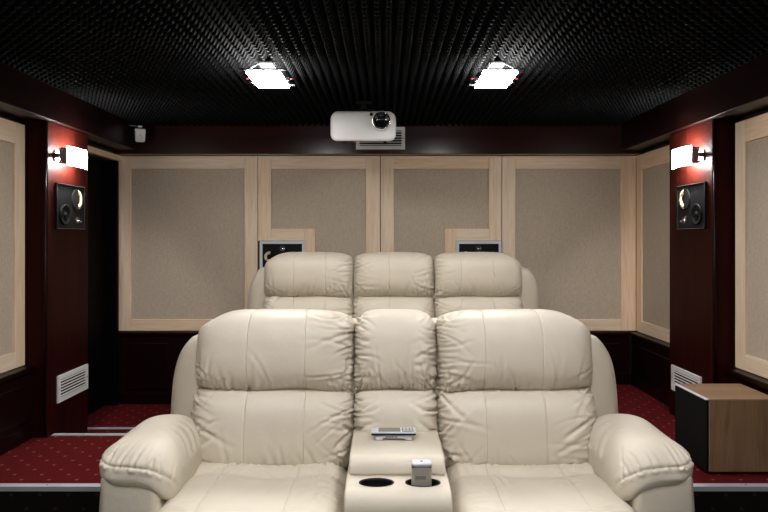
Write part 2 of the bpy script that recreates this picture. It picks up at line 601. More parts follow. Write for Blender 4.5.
# ------------------------------------------------------------------ cloth panels in pine frames
def panel_back(px0, px1, label, sl, sr, cut=None):
    s = FB / F
    x0, x1 = (px0 - 385) * s, (px1 - 385) * s
    zt, zb = ZT - 0.004, ZW + 0.002
    t = thing('acoustic_panel', label, 'wall panel', ((x0 + x1) / 2, YB, zb), 0, 'cloth panels on the walls')
    L = t.location
    def part(nm, a, b_, mat, bev=0.003):
        o = box(nm, a, b_, mat, t, bevel=bev)
        o.location -= L
        return o
    y0, y1 = FB, YB - 0.001
    topw, botw = 0.112, 0.100
    wl_, wr_ = sl * s, sr * s
    part('fabric', (x0 + 0.01, FB + 0.018, zb + 0.01), (x1 - 0.01, FB + 0.030, zt - 0.01), M['fabric'], 0)
    part('cornice_strip', (x0, y0 - 0.012, zt - 0.018), (x1, y0 - 0.0005, zt), pine[0])
    if cut is None:
        part('stile', (x0, y0, zb), (x0 + wl_, y1, zt), pine[2])
        part('stile', (x1 - wr_, y0, zb), (x1, y1, zt), pine[2])
    else:
        z_hi, z_lo = CAMZ - (241 - 239) * s + 0.002, CAMZ - (275.5 - 239) * s - 0.002
        if cut < 0:
            part('stile', (x0, y0, z_hi), (x0 + wl_, y1, zt), pine[2])
            part('stile', (x0, y0, zb), (x0 + wl_, y1, z_lo), pine[2])
            part('stile', (x1 - wr_, y0, zb), (x1, y1, zt), pine[2])
            i0, i1 = x0 + wl_, (315 - 385) * s
            part('box_stile', (i1 - 0.095, y0, z_lo - 0.10), (i1, y1, z_hi + 0.105), pine[2])
            part('box_rail', (i0 + .0005, y0 - 0.002, z_hi), (i1 - 0.0955, y1, z_hi + 0.105), pine[0])
            part('box_rail', (i0 + .0005, y0 - 0.002, z_lo - 0.10), (i1 - 0.0955, y1, z_lo), pine[0])
        else:
            part('stile', (x0, y0, zb), (x0 + wl_, y1, zt), pine[2])
            part('stile', (x1 - wr_, y0, z_hi), (x1, y1, zt), pine[2])
            part('stile', (x1 - wr_, y0, zb), (x1, y1, z_lo), pine[2])
            i0, i1 = (445 - 385) * s, x1 - wr_
            part('box_stile', (i0, y0, z_lo - 0.10), (i0 + 0.095, y1, z_hi + 0.105), pine[2])
            part('box_rail', (i0 + 0.0955, y0 - 0.002, z_hi), (i1 - .0005, y1, z_hi + 0.105), pine[0])
            part('box_rail', (i0 + 0.0955, y0 - 0.002, z_lo - 0.10), (i1 - .0005, y1, z_lo), pine[0])
    part('rail', (x0 + wl_ + .0005, y0, zt - topw), (x1 - wr_ - .0005, y1, zt), pine[0])
    part('rail', (x0 + wl_ + .0005, y0, zb), (x1 - wr_ - .0005, y1, zb + botw), pine[0])
panel_back(118.5, 257.4, 'wide beige cloth panel in pine frame beside the black doorway', 12, 13)
panel_back(258, 380, 'beige cloth panel with boxed speaker corner, next to wide panel by doorway', 13, 14, -1)
panel_back(380.8, 501.4, 'beige cloth panel with boxed speaker showing only a chrome tweeter dome', 13, 12.5, 1)
panel_back(502, 636, 'wide beige cloth panel in pine frame at corner opposite the doorway', 13.5, 15)

def panel_side(side, y0, y1, label, swn=0.11, swf=0.11):
    xf, xw = (FR, XR - 0.001) if side > 0 else (FL, XL + 0.001)
    zt, zb = ZT - 0.004, ZW + 0.002
    t = thing('acoustic_panel', label, 'wall panel', (xw, (y0 + y1) / 2, zb), 0, 'cloth panels on the walls')
    L = t.location
    a, b_ = min(xf, xw), max(xf, xw)
    def part(nm, ya, yb, za, zb_, mat, aa=a, bb=b_, bev=0.003):
        o = box(nm, (aa, ya, za), (bb, yb, zb_), mat, t, bevel=bev)
        o.location -= L
    part('stile', y0, y0 + swn, zb, zt, pine[2])
    part('stile', y1 - swf, y1, zb, zt, pine[2])
    part('rail', y0 + swn + .0005, y1 - swf - .0005, zt - 0.135, zt, pine[1])
    part('rail', y0 + swn + .0005, y1 - swf - .0005, zb, zb + 0.10, pine[1])
    fx = (xf + 0.017, xf + 0.028) if side > 0 else (xf - 0.028, xf - 0.017)
    part('fabric', y0 + 0.01, y1 - 0.01, zb + 0.01, zt - 0.01, M['fabric'], fx[0], fx[1], 0)
panel_side(1, 4.63, 5.552, 'narrow beige cloth panel between right pillar and the back corner', 0.11, 0.10)
panel_side(1, 2.55, 3.985, 'beige cloth panel in pine frame above the wood subwoofer')
panel_side(1, 1.08, 2.545, 'beige cloth panel on right wall, nearer the screen end')
panel_side(-1, 2.60, 4.052, 'beige cloth panel on left wall above the platform carpet')
panel_side(-1, 1.12, 2.595, 'beige cloth panel on left wall, nearer the screen end')

# ------------------------------------------------------------------ pillars
def pillar(side, x, y0, y1, z0, label):
    t = thing('pillar', label, 'pillar', ((x + (XL if side < 0 else XR)) / 2, (y0 + y1) / 2, z0), 0, 'mahogany pillars')
    L = t.location
    a, b_ = (XL + 0.0005, x) if side < 0 else (x, XR - 0.0005)
    o = box('shaft', (a, y0, z0), (b_, y1, ZTS - 0.001), mahop, t, bevel=0.006, seg=3); o.location -= L
    # corner bead on the near edge
    bx = x + (-0.012 if side < 0 else 0.012)
    o = tube('corner_bead', [(bx, y0 - 0.004, z0 + 0.01), (bx, y0 - 0.004, ZTS - 0.005)], 0.008, maho[2], t); o.location -= L
    return t
PL, PR = -2.162, 2.072
pillar(-1, PL, 4.06, 4.615, 0.001, 'mahogany pillar beside the black doorway, carrying a lamp and speaker')
pillar(1, PR, 4.012, 4.62, ZP + 0.001, 'mahogany pillar behind the wood subwoofer, carrying a lamp and speaker')

# ------------------------------------------------------------------ vents  (local: x width, z height, front = -y)
def vent(label, loc, rotz, wd=0.42, ht=0.178, nsl=6):
    t = thing('air_vent', label, 'vent', loc, rotz, 'white louvred vents')
    f = 0.030
    bm = bmesh.new()
    for a, b_ in (((-wd / 2, 0), (wd / 2, f)), ((-wd / 2, ht - f), (wd / 2, ht)), ((-wd / 2, f), (-wd / 2 + f, ht - f)), ((wd / 2 - f, f), (wd / 2, ht - f))):
        add_box(bm, (a[0], -0.012, a[1]), (b_[0], -0.0005, b_[1]))
    bm_obj('frame', bm, M['white'], t)
    box('backing', (-wd / 2 + f, -0.0025, f), (wd / 2 - f, -0.0005, ht - f), M['matte'], t)
    for k in range(nsl):
        z = f + (ht - 2 * f) * (k + 0.5) / nsl
        o = box('slat', (-wd / 2 + f, -0.0012, -0.0042), (wd / 2 - f, 0.0012, 0.0042), M['white'], t)
        o.location = (0, -0.0075, z)
        o.rotation_euler = (math.radians(-25), 0, 0)
    for sx in (-1, 1):
        lathe('screw', [(0, 0.002), (0.003, 0.0015), (0.005, 0)], M['gun'], t, (sx * (wd / 2 - f / 2), -0.012, ht / 2), (PI / 2, 0, 0), n=10)
    return t
vent('white louvred vent low on the pillar by the doorway', (PL, 4.385, 0.358), PI / 2)
vent('white louvred vent low on the pillar behind the subwoofer', (PR, 4.355, 0.358), -PI / 2)
vent('white louvred vent on mahogany beam behind the projector', ((380.5 - 385) * 5.44 / F, 5.441, CAMZ + (239 - 149.5) * 5.44 / F), 0, 0.42, 0.192)

# ------------------------------------------------------------------ in-wall speakers (local: x width, z height, front = -y)
def speaker(label, loc, rotz, pale, mirror=1):
    wd, ht = 0.395, 0.302
    t = thing('wall_speaker', label, 'speaker', loc, rotz, 'flush wall speakers')
    f = 0.024 if pale else 0.009
    bm = bmesh.new()
    for a, b_ in (((-wd / 2, 0), (wd / 2, f)), ((-wd / 2, ht - f), (wd / 2, ht)), ((-wd / 2, f), (-wd / 2 + f, ht - f)), ((wd / 2 - f, f), (wd / 2, ht - f))):
        add_box(bm, (a[0], -0.016, a[1]), (b_[0], -0.0005, b_[1]))
    bm_obj('frame', bm, M['frame'] if pale else M['matte'], t)
    if not pale:
        for z in (0.0005, ht - 0.0045):
            box('trim_strip', (-wd / 2 + 0.006, -0.0195, z), (wd / 2 - 0.006, -0.0162, z + 0.004), M['gun'], t)
    box('baffle', (-wd / 2 + f, -0.009, f), (wd / 2 - f, -0.0005, ht - f), M['black'], t)
    # woofer with dark cone
    m = mirror
    lathe('woofer', [(0.070, 0), (0.070, 0.006), (0.062, 0.008), (0.056, 0.003), (0.022, -0.004), (0.018, 0.004), (0.0, 0.009)], M['matte'], t, (-0.085 * m, -0.0125, 0.095), (PI / 2, 0, 0), n=28)
    if pale:
        cx, cz, tw, a0 = -0.112, 0.165, (0.0, 0.238), PI * 0.42
    else:
        cx, cz, tw, a0 = 0.085 * m, 0.205, (0.095 * m, 0.062), (-PI * 0.5 if m > 0 else PI * 0.5)
    r0, r1 = (0.022, 0.046) if pale else (0.036, 0.066)
    midl = lathe('midrange', [(r1 + 0.010, 0), (r1 + 0.009, 0.005), (r1 + 0.002, 0.0045), (r0, 0.0005), (0.0, 0.002)], M['matte'], t, (cx, -0.0095, cz), (PI / 2, 0, 0), n=28)
    lathe('cream_cone', [(r0, 0.0), (r0, 0.004), ((r0 + r1) / 2, 0.008), (r1, 0.005), (r1, 0.0)], M['cream'], midl, (0, 0, 0.004), (0, 0, 0), n=24, a0=a0, a1=a0 + PI * (1.15 if pale else 1.0))
    lathe('tweeter', [(0.018, 0), (0.017, 0.004), (0.012, 0.004), (0.009, 0.011), (0.0, 0.014)], M['chrome'], t, (tw[0], -0.009, tw[1]), (PI / 2, 0, 0), n=20)
    lathe('tweeter_ring', [(0.024, 0), (0.023, 0.003), (0.018, 0.003), (0.018, 0)], M['gun'], t, (tw[0], -0.009, tw[1]), (PI / 2, 0, 0), n=20)
    if not pale:
        lathe('badge', [(0.006, 0), (0.005, 0.002), (0, 0.002)], M['silver'], t, (0.145 * m, -0.009, 0.055), (PI / 2, 0, 0), n=12)
    return t
s_ = FB / F
speaker('pale-framed black speaker with a cream cone, in the panel near the doorway side', ((282.5 - 385) * s_, 5.561, CAMZ - 36.5 * s_), 0, True)
speaker('pale-framed black speaker with only its chrome tweeter above the sofa', ((478.7 - 385) * s_, 5.561, CAMZ - 36.5 * s_), 0, True, -1)
for o in list(bpy.data.objects):
    pass
speaker('black speaker below the wall lamp on the pillar by the doorway', (PL, 4.345, 1.508), PI / 2, False, 1)
speaker('black speaker below the wall lamp on the pillar behind the subwoofer', (PR, 4.275, 1.508), -PI / 2, False, -1)

# ------------------------------------------------------------------ lamps
def curved_glass(L, H, bow, th, n=14):
    """plate in XZ, bowed towards -Y"""
    bm = bmesh.new()
    rows = []
    for k in range(n + 1):
        u = -1 + 2 * k / n
        x = u * L / 2
        y = -bow * (1 - u * u)
        rows.append([bm.verts.new((x, y, -H / 2)), bm.verts.new((x, y, H / 2)), bm.verts.new((x, y + th, H / 2)), bm.verts.new((x, y + th, -H / 2))])
    for a, b_ in zip(rows, rows[1:]):
        for i in range(4):
            bm.faces.new((a[i], b_[i], b_[(i + 1) % 4], a[(i + 1) % 4]))
    bm.faces.new(rows[0][::-1]); bm.faces.new(rows[-1])
    bmesh.ops.recalc_face_normals(bm, faces=bm.faces[:])
    return bm
def sconce(label, loc, rotz, m):
    """local: x along wall (m>0: near end at -x), -y away from wall"""
    t = thing('wall_lamp', label, 'lamp', loc, rotz, 'lit wall lamps')
    box('back_plate', (-0.13, -0.012, -0.035), (0.13, -0.0005, 0.035), M['chrome'], t, bevel=0.003)
    bm_obj('glass_shade', curved_glass(0.27, 0.125, 0.022, 0.006), M['sconce'], t, (0.012 * m, -0.088, 0), smooth=False)
    tube('bulb', [(-0.055, -0.060, 0.0), (0.055, -0.060, 0.0)], 0.011, M['bulb'], t, n=12)
    for sx in (-1, 1):
        x = sx * 0.132
        br = box('bracket', (x - 0.005, -0.086, -0.052), (x + 0.005, -0.040, 0.052), M['steel'], t, bevel=0.002)
        box('bracket_arm', (x - 0.004, -0.041, -0.016), (x + 0.004, -0.010, 0.016), M['chrome'], t, bevel=0.002)
        for sz in (-1, 1):
            lathe('clip', [(0, 0.012), (0.008, 0.010), (0.010, 0), (0, 0)], M['chrome'], br, (sx * 0.005, 0.012, sz * 0.040), (0, sx * PI / 2, 0), n=14)
    for sz in (-1, 1):
        lathe('finial', [(0.0, -0.008), (0.006, -0.004), (0.006, 0.004), (0.0, 0.008)], M['chrome'], t, (0.09 * m, -0.105, sz * 0.069), n=12)
    return t
sconce('lit curved-glass wall lamp on the pillar by the doorway', (PL, 4.268, 1.985), PI / 2, 1)
sconce('lit curved-glass wall lamp on the pillar behind the subwoofer', (PR, 4.238, 1.985), -PI / 2, -1)

def ceiling_lamp(label, x, y):
    t = thing('ceiling_lamp', label, 'lamp', (x, y, ZC), 0, 'lit ceiling lamps')
    wd, dp = 0.182, 0.33
    box('base_plate', (-0.045, -0.09, -0.012), (0.045, 0.09, -0.0005), M['matte'], t, bevel=0.003)
    g = box('glass_shade', (-wd / 2, -dp / 2, -0.088), (wd / 2, dp / 2, -0.078), M['lamp'], t, bevel=0.003)
    for sy in (-1, 1):
        b_ = box('bar', (-wd / 2 - 0.03, sy * 0.170 - 0.005, -0.074), (wd / 2 + 0.03, sy * 0.170 + 0.005, -0.064), M['gun'], t, bevel=0.002)
        for sx in (-1, 1):
            tube('stem', [(sx * 0.035, sy * 0.08, -0.010), (sx * 0.075, sy * 0.170, -0.066)], 0.004, M['gun'], t, n=8)
    for sx in (-1, 1):
        box('clip', (sx * (wd / 2 + 0.012) - 0.010, 0.02, -0.092), (sx * (wd / 2 + 0.012) + 0.010, 0.034, -0.060), M['chrome'], t, bevel=0.003)
        box('clip_tip', (sx * (wd / 2 + 0.028) - 0.012, 0.022, -0.072), (sx * (wd / 2 + 0.028) + 0.012, 0.032, -0.066), M['red'], t, bevel=0.002)
    return t
ceiling_lamp('lit glass plate lamp on foam ceiling, toward the doorway side', -0.645, 3.52)
ceiling_lamp('lit glass plate lamp on foam ceiling, toward the subwoofer side', 0.612, 3.52)
# added out-of-view copies of the lamp, put in to brighten the front sofa
for yy, where in ((1.65, 'over the seats of the front sofa'), (-0.25, 'nearest the screen end')):
    ceiling_lamp('added fill lamp %s, doorway side' % where, -0.645, yy)
    ceiling_lamp('added fill lamp %s, subwoofer side' % where, 0.612, yy)

# ------------------------------------------------------------------ projector
def projector():
    Y = 4.30
    c = at(363, 125, Y)
    t = thing('projector', 'pearl white projector hung from the black foam ceiling', 'projector', (c.x, Y, c.z - 0.108))
    bm = bmesh.new()
    W, D, H = 0.448, 0.36, 0.214
    v = add_box(bm, (-W / 2, 0, 0), (W / 2, D, H))
    es = [e for e in bm.edges if abs(e.verts[0].co.y - e.verts[1].co.y) > 0.1]
    bmesh.ops.bevel(bm, geom=es, offset=0.048, segments=7, profile=0.5, affect='EDGES')
    es = [e for e in bm.edges if e.calc_face_angle(0) > 1.0]
    bmesh.ops.bevel(bm, geom=es, offset=0.016, segments=4, profile=0.5, affect='EDGES')
    for q in bm.verts:                      # bowed top, slight taper to the lens end
        q.co.z += -0.012 * (q.co.x / (W / 2)) ** 2 * (1 if q.co.z > H / 2 else -0.15)
        q.co.z += (0.15 if q.co.z < H / 2 else 0.07) * q.co.y
        q.co.y += 0.030 * (q.co.x / (W / 2)) ** 2 * (1 - q.co.y / D)
    o = bm_obj('body', bm, M['pearl'], t, smooth=True)
    lx, lz = 0.126, 0.137
    a = (PI / 2, 0, 0)
    lens = lathe('lens', [(0.0, 0.010), (0.030, 0.014), (0.044, 0.022), (0.048, 0.030), (0.053, 0.030), (0.055, 0.020), (0.056, -0.02)], M['glass'], t, (lx, 0.004, lz), a)
    lathe('lens_ring', [(0.0555, 0.0), (0.0555, 0.016), (0.060, 0.016), (0.062, -0.02)], M['chrome'], t, (lx, 0.004, lz), a)
    lathe('lens_collar', [(0.060, 0.004), (0.0665, 0.006), (0.070, -0.02)], M['silver'], t, (lx, 0.004, lz), a)
    lathe('sensor', [(0.0, 0.005), (0.009, 0.004), (0.011, -0.01)], M['black'], t, (0.056, 0.002, 0.183), a, n=18)
    box('indicator', (-0.062, 0.03, -0.004), (-0.046, 0.05, 0.006), M['red'], t, bevel=0.002)
    for sx in (-1, 1):
        lathe('foot', [(0, -0.010), (0.012, -0.009), (0.013, 0.002)], M['matte'], t, (sx * 0.15, 0.30, 0.043), n=16)
    zt = ZC - (c.z - 0.108)
    box('mount_plate', (-0.09, 0.10, H + 0.002), (0.09, 0.26, H + 0.024), M['matte'], t, bevel=0.003)
    lathe('mount_stem', [(0.025, H + 0.022), (0.025, zt - 0.008), (0.06, zt - 0.006), (0.06, zt + 0.001)], M['matte'], t, (0, 0.18, 0), n=20)
    return t
projector()

# ------------------------------------------------------------------ motion sensor in the corner
c = at(140, 135.5, 5.28)
t = thing('motion_sensor', 'small white motion sensor on the mahogany beam near corner', 'sensor', (c.x, 5.28, c.z - 0.055), math.radians(28))
bm = bmesh.new()
add_box(bm, (-0.040, -0.026, 0), (0.040, 0.026, 0.112))
bmesh.ops.bevel(bm, geom=list(bm.edges), offset=0.014, segments=4, profile=0.5, affect='EDGES')
for v in bm.verts:
    v.co.x *= 1.0 - 0.12 * (1 - v.co.z / 0.112) + 0.06
o = bm_obj('housing', bm, M['white'], t, smooth=True)
o.rotation_euler = (math.radians(8), 0, 0)
lathe('lens_window', [(0.0, 0.007), (0.016, 0.006), (0.022, 0.0)], M['frame'], o, (0, -0.025, 0.034), (PI / 2, 0, 0), n=20)
box('slot', (-0.008, -0.028, 0.056), (0.008, -0.0255, 0.060), M['matte'], o)
tube('bracket', [(0, 0.0, 0.105), (0, 0.0, 0.130), (-0.055, 0.016, 0.136), (-0.083, 0.030, 0.136)], 0.007, M['gun'], t)
tube('bracket_tips', [(-0.016, -0.012, 0.128), (0.016, -0.012, 0.128)], 0.008, M['white'], t)

# ------------------------------------------------------------------ subwoofer
t = thing('subwoofer', 'oak veneer subwoofer cabinet with a black cloth side on the platform', 'subwoofer', (1.925, 3.595, ZP + 0.004))
o = box('cabinet', (-0.180, -0.185, 0.012), (0.193, 0.185, 0.399), oakz, t, bevel=0.004)
box('top_board', (-0.180, -0.186, 0.3995), (0.193, 0.186, 0.404), oak, t, bevel=0.0015)
box('grille', (-0.199, -0.182, 0.014), (-0.181, 0.182, 0.398), M['matte'], t, bevel=0.005)
box('edge_strip', (-0.1995, -0.184, 0.3985), (-0.1805, 0.184, 0.404), M['frame'], t, bevel=0.001)
for sx in (-1, 1):
    for sy in (-1, 1):
        lathe('foot', [(0, 0), (0.018, 0), (0.020, 0.013), (0, 0.013)], M['matte'], t, (sx * 0.15, sy * 0.15, 0), n=14)

# ------------------------------------------------------------------ leather cushions
HIDE = ['leather']     # leather of the sofa being built

def strokes_field(A, B, strokes):
    """A,B metric coordinates; each stroke: (points, width, depth)"""
    out = np.zeros_like(A)
    for pts, wid, dep in strokes:
        pts = np.array(pts)
        n = len(pts) - 1
        best = np.full(A.shape, 1e9)
        tt = np.zeros_like(A)
        for i in range(n):
            p, q = pts[i], pts[i + 1]
            d = q - p
            L2 = max(d @ d, 1e-12)
            s = np.clip(((A - p[0]) * d[0] + (B - p[1]) * d[1]) / L2, 0, 1)
            dist = np.hypot(A - p[0] - s * d[0], B - p[1] - s * d[1])
            m = dist < best
            best = np.where(m, dist, best)
            tt = np.where(m, (i + s) / n, tt)
        fade = np.clip(1 - tt, 0, 1) ** 0.8
        ww = wid * (0.6 + 0.7 * tt)
        out += dep * fade * (-np.exp(-(best / ww) ** 2) + 0.55 * np.exp(-((best - 2.0 * ww) / (1.3 * ww)) ** 2))
    return out

def bez(p0, ang, L, curl, n=5):
    pts = [np.array(p0, float)]
    a = ang
    for _ in range(n):
        pts.append(pts[-1] + np.array([math.cos(a), math.sin(a)]) * L / n)
        a += curl / n
    return pts

def smooth_noise(A, B, r, k=7, f=9.0):
    o = np.zeros_like(A)
    for _ in range(k):
        a = r.uniform(0, 2 * PI); ff = f * r.uniform(0.5, 1.6)
        o += np.sin((A * math.cos(a) + B * math.sin(a)) * ff + r.uniform(0, 6.28)) / k
    return o

def cushion(name, w, h, t, back, parent, mat4, seed, seams=(), gather=('b',), corner=(0.05, 0.05, 0.05, 0.05),
            pu=4.0, pv=3.0, long=8, short=26, depth=1.0, nu=120, nv=84, sag=0.0, extra=None, shape=None, noise=0.004, hseams=(), lean=0.5):
    """pillow: u across (w), v up (h), bulges t towards +n. corner = rounding at (left-bottom, right-bottom, left-top, right-top)"""
    r = np.random.RandomState(seed)
    us = np.sin(np.linspace(-1, 1, nu) * PI / 2)
    us = np.sort(np.concatenate([us] + [s + np.array([-.016, -.008, -.004, 0, .004, .008, .016]) for s in seams]))
    vs = np.sin(np.linspace(-1, 1, nv) * PI / 2)
    vs = np.sort(np.concatenate([vs] + [s + np.array([-.03, -.015, -.007, 0, .007, .015, .03]) for s in hseams]))
    U, V = np.meshgrid(us, vs)
    ul, ur = np.clip(-U, 0, 1), np.clip(U, 0, 1)
    vb, vt = np.clip(-V, 0, 1), np.clip(V, 0, 1)
    cx = (corner[0] * ul ** 2 * vb ** 5 + corner[2] * ul ** 2 * vt ** 5) - (corner[1] * ur ** 2 * vb ** 5 + corner[3] * ur ** 2 * vt ** 5)
    cz = (corner[0] * ul ** 5 * vb ** 2 + corner[1] * ur ** 5 * vb ** 2) - (corner[2] * ul ** 5 * vt ** 2 + corner[3] * ur ** 5 * vt ** 2)
    A = U * w / 2 + cx
    B = V * h / 2 + cz
    prof = np.sqrt(np.clip(1 - np.abs(U) ** pu, 0, 1)) * np.sqrt(np.clip(1 - np.abs(V) ** pv, 0, 1))
    Z = t * prof
    if sag:
        B = B - sag * (1 - U ** 2) * 0  # kept straight; sag acts through shape
    if shape is not None:
        A, B, Z = shape(U, V, A, B, Z)
    st = []
    hw, hh = w / 2, h / 2
    for g in gather:
        for k in range(long):
            q = r.uniform(-0.92, 0.92)
            L = r.uniform(0.25, 0.62) * (h if g in 'tb' else w * 0.6)
            an = {'b': PI / 2, 't': -PI / 2, 'l': 0.0, 'r': PI}[g] + r.normal(0, lean * 0.55)
            p = {'b': (q * hw, -hh * 0.97), 't': (q * hw, hh * 0.97), 'l': (-hw * 0.97, q * hh), 'r': (hw * 0.97, q * hh)}[g]
            st.append((bez(p, an, L, r.normal(0, 0.6)), r.uniform(0.0042, 0.0085), depth * r.uniform(0.0018, 0.0045)))
        for k in range(short):
            q = -0.97 + 1.94 * (k + r.uniform(0.2, 0.8)) / short
            L = r.uniform(0.03, 0.085)
            an = {'b': PI / 2, 't': -PI / 2, 'l': 0.0, 'r': PI}[g] + r.normal(0, 0.25)
            p = {'b': (q * hw, -hh * 0.99), 't': (q * hw, hh * 0.99), 'l': (-hw * 0.99, q * hh), 'r': (hw * 0.99, q * hh)}[g]
            st.append((bez(p, an, L, r.normal(0, 0.3), 3), r.uniform(0.003, 0.005), depth * r.uniform(0.0016, 0.0036)))
    if extra:
        st += extra
    disp = strokes_field(A, B, st) * np.clip(prof * 3.0, 0.15, 1)
    disp += noise * smooth_noise(A, B, r) * np.clip(prof * 1.5, 0, 1)
    disp += 0.0012 * smooth_noise(A, B, r, 9, 60.0)
    for s in seams:
        d = np.abs(U - s) * hw
        disp += -0.0030 * np.exp(-(d / 0.0022) ** 2) - 0.0012 * np.exp(-(d / 0.02) ** 2)
    for s in hseams:
        d = np.abs(V - s) * hh
        disp += -0.0045 * np.exp(-(d / 0.003) ** 2) - 0.006 * np.exp(-(d / 0.02) ** 2)
    P = np.stack([A, B, Z], -1)
    du = np.gradient(P, axis=1); dv = np.gradient(P, axis=0)
    Nn = np.cross(du, dv)
    Nn /= np.maximum(np.linalg.norm(Nn, axis=-1, keepdims=True), 1e-9)
    P = P + Nn * disp[..., None]
    nvv, nuu = U.shape
    verts = P.reshape(-1, 3)
    idx = np.arange(nvv * nuu).reshape(nvv, nuu)
    quads = np.stack([idx[:-1, :-1], idx[:-1, 1:], idx[1:, 1:], idx[1:, :-1]], -1).reshape(-1, 4)
    rim = np.concatenate([idx[0, :-1], idx[:-1, -1], idx[-1, :0:-1], idx[:0:-1, 0]])
    rp = verts[rim].copy()
    base = len(verts)
    rp1 = rp.copy(); rp1[:, 2] = -back * 0.5
    ctr = rp.mean(0)
    rp2 = ctr + (rp - ctr) * 0.97; rp2[:, 2] = -back
    m = len(rim)
    verts = np.concatenate([verts, rp1, rp2])
    q2 = []
    ring0, ring1, ring2 = rim, base + np.arange(m), base + m + np.arange(m)
    for a, b_ in ((ring0, ring1), (ring1, ring2)):
        q2.append(np.stack([b_, np.roll(b_, -1), np.roll(a, -1), a], -1))
    faces = [tuple(int(i) for i in f) for f in np.concatenate([quads] + q2)]
    faces.append(tuple(int(i) for i in ring2[::-1]))
    me = bpy.data.meshes.new(name)
    me.from_pydata([tuple(v) for v in verts], [], faces)
    me.update()
    me.transform(mat4)
    o = mesh_obj(name, me, M[HIDE[0]], parent, smooth=True)
    return o

def face_cam(x, y, z, tilt=0.0):
    """pillow whose bulge faces -Y (towards the viewer); tilt leans the top back"""
    R = Matrix(((1, 0, 0), (0, 0, -1), (0, 1, 0))).to_4x4()      # (a,b,n) -> (a,-n,b)
    return Matrix.Translation((x, y, z)) @ Matrix.Rotation(-tilt, 4, 'X') @ R

def face_up(x, y, z, pitch=0.0):
    return Matrix.Translation((x, y, z)) @ Matrix.Rotation(pitch, 4, 'X')

def rbox_leather(name, lo, hi, r, parent, seed=0, seg=5, amp=0.0015):
    lo, hi = Vector(lo), Vector(hi)
    c, d = (lo + hi) / 2, hi - lo
    bm = bmesh.new()
    add_box(bm, lo, hi)
    bmesh.ops.bevel(bm, geom=list(bm.edges), offset=min(r, min(d) * 0.48), segments=seg, profile=0.5, affect='EDGES')
    return bm_obj(name, bm, M[HIDE[0]], parent, smooth=True)

def seat_shape(U, V, A, B, Z):
    Z = Z + 0.022 * np.abs(U) ** 3 * np.clip(V + 0.3, 0, 1.3) * (np.abs(U) < 0.9999)
    wv = V + 0.05 * np.sin(U * 5 + 1)
    Z = Z - 0.011 * np.exp(-((wv - 0.30) / 0.10) ** 2) + 0.006 * np.exp(-((wv - 0.52) / 0.13) ** 2)
    return A, B, Z

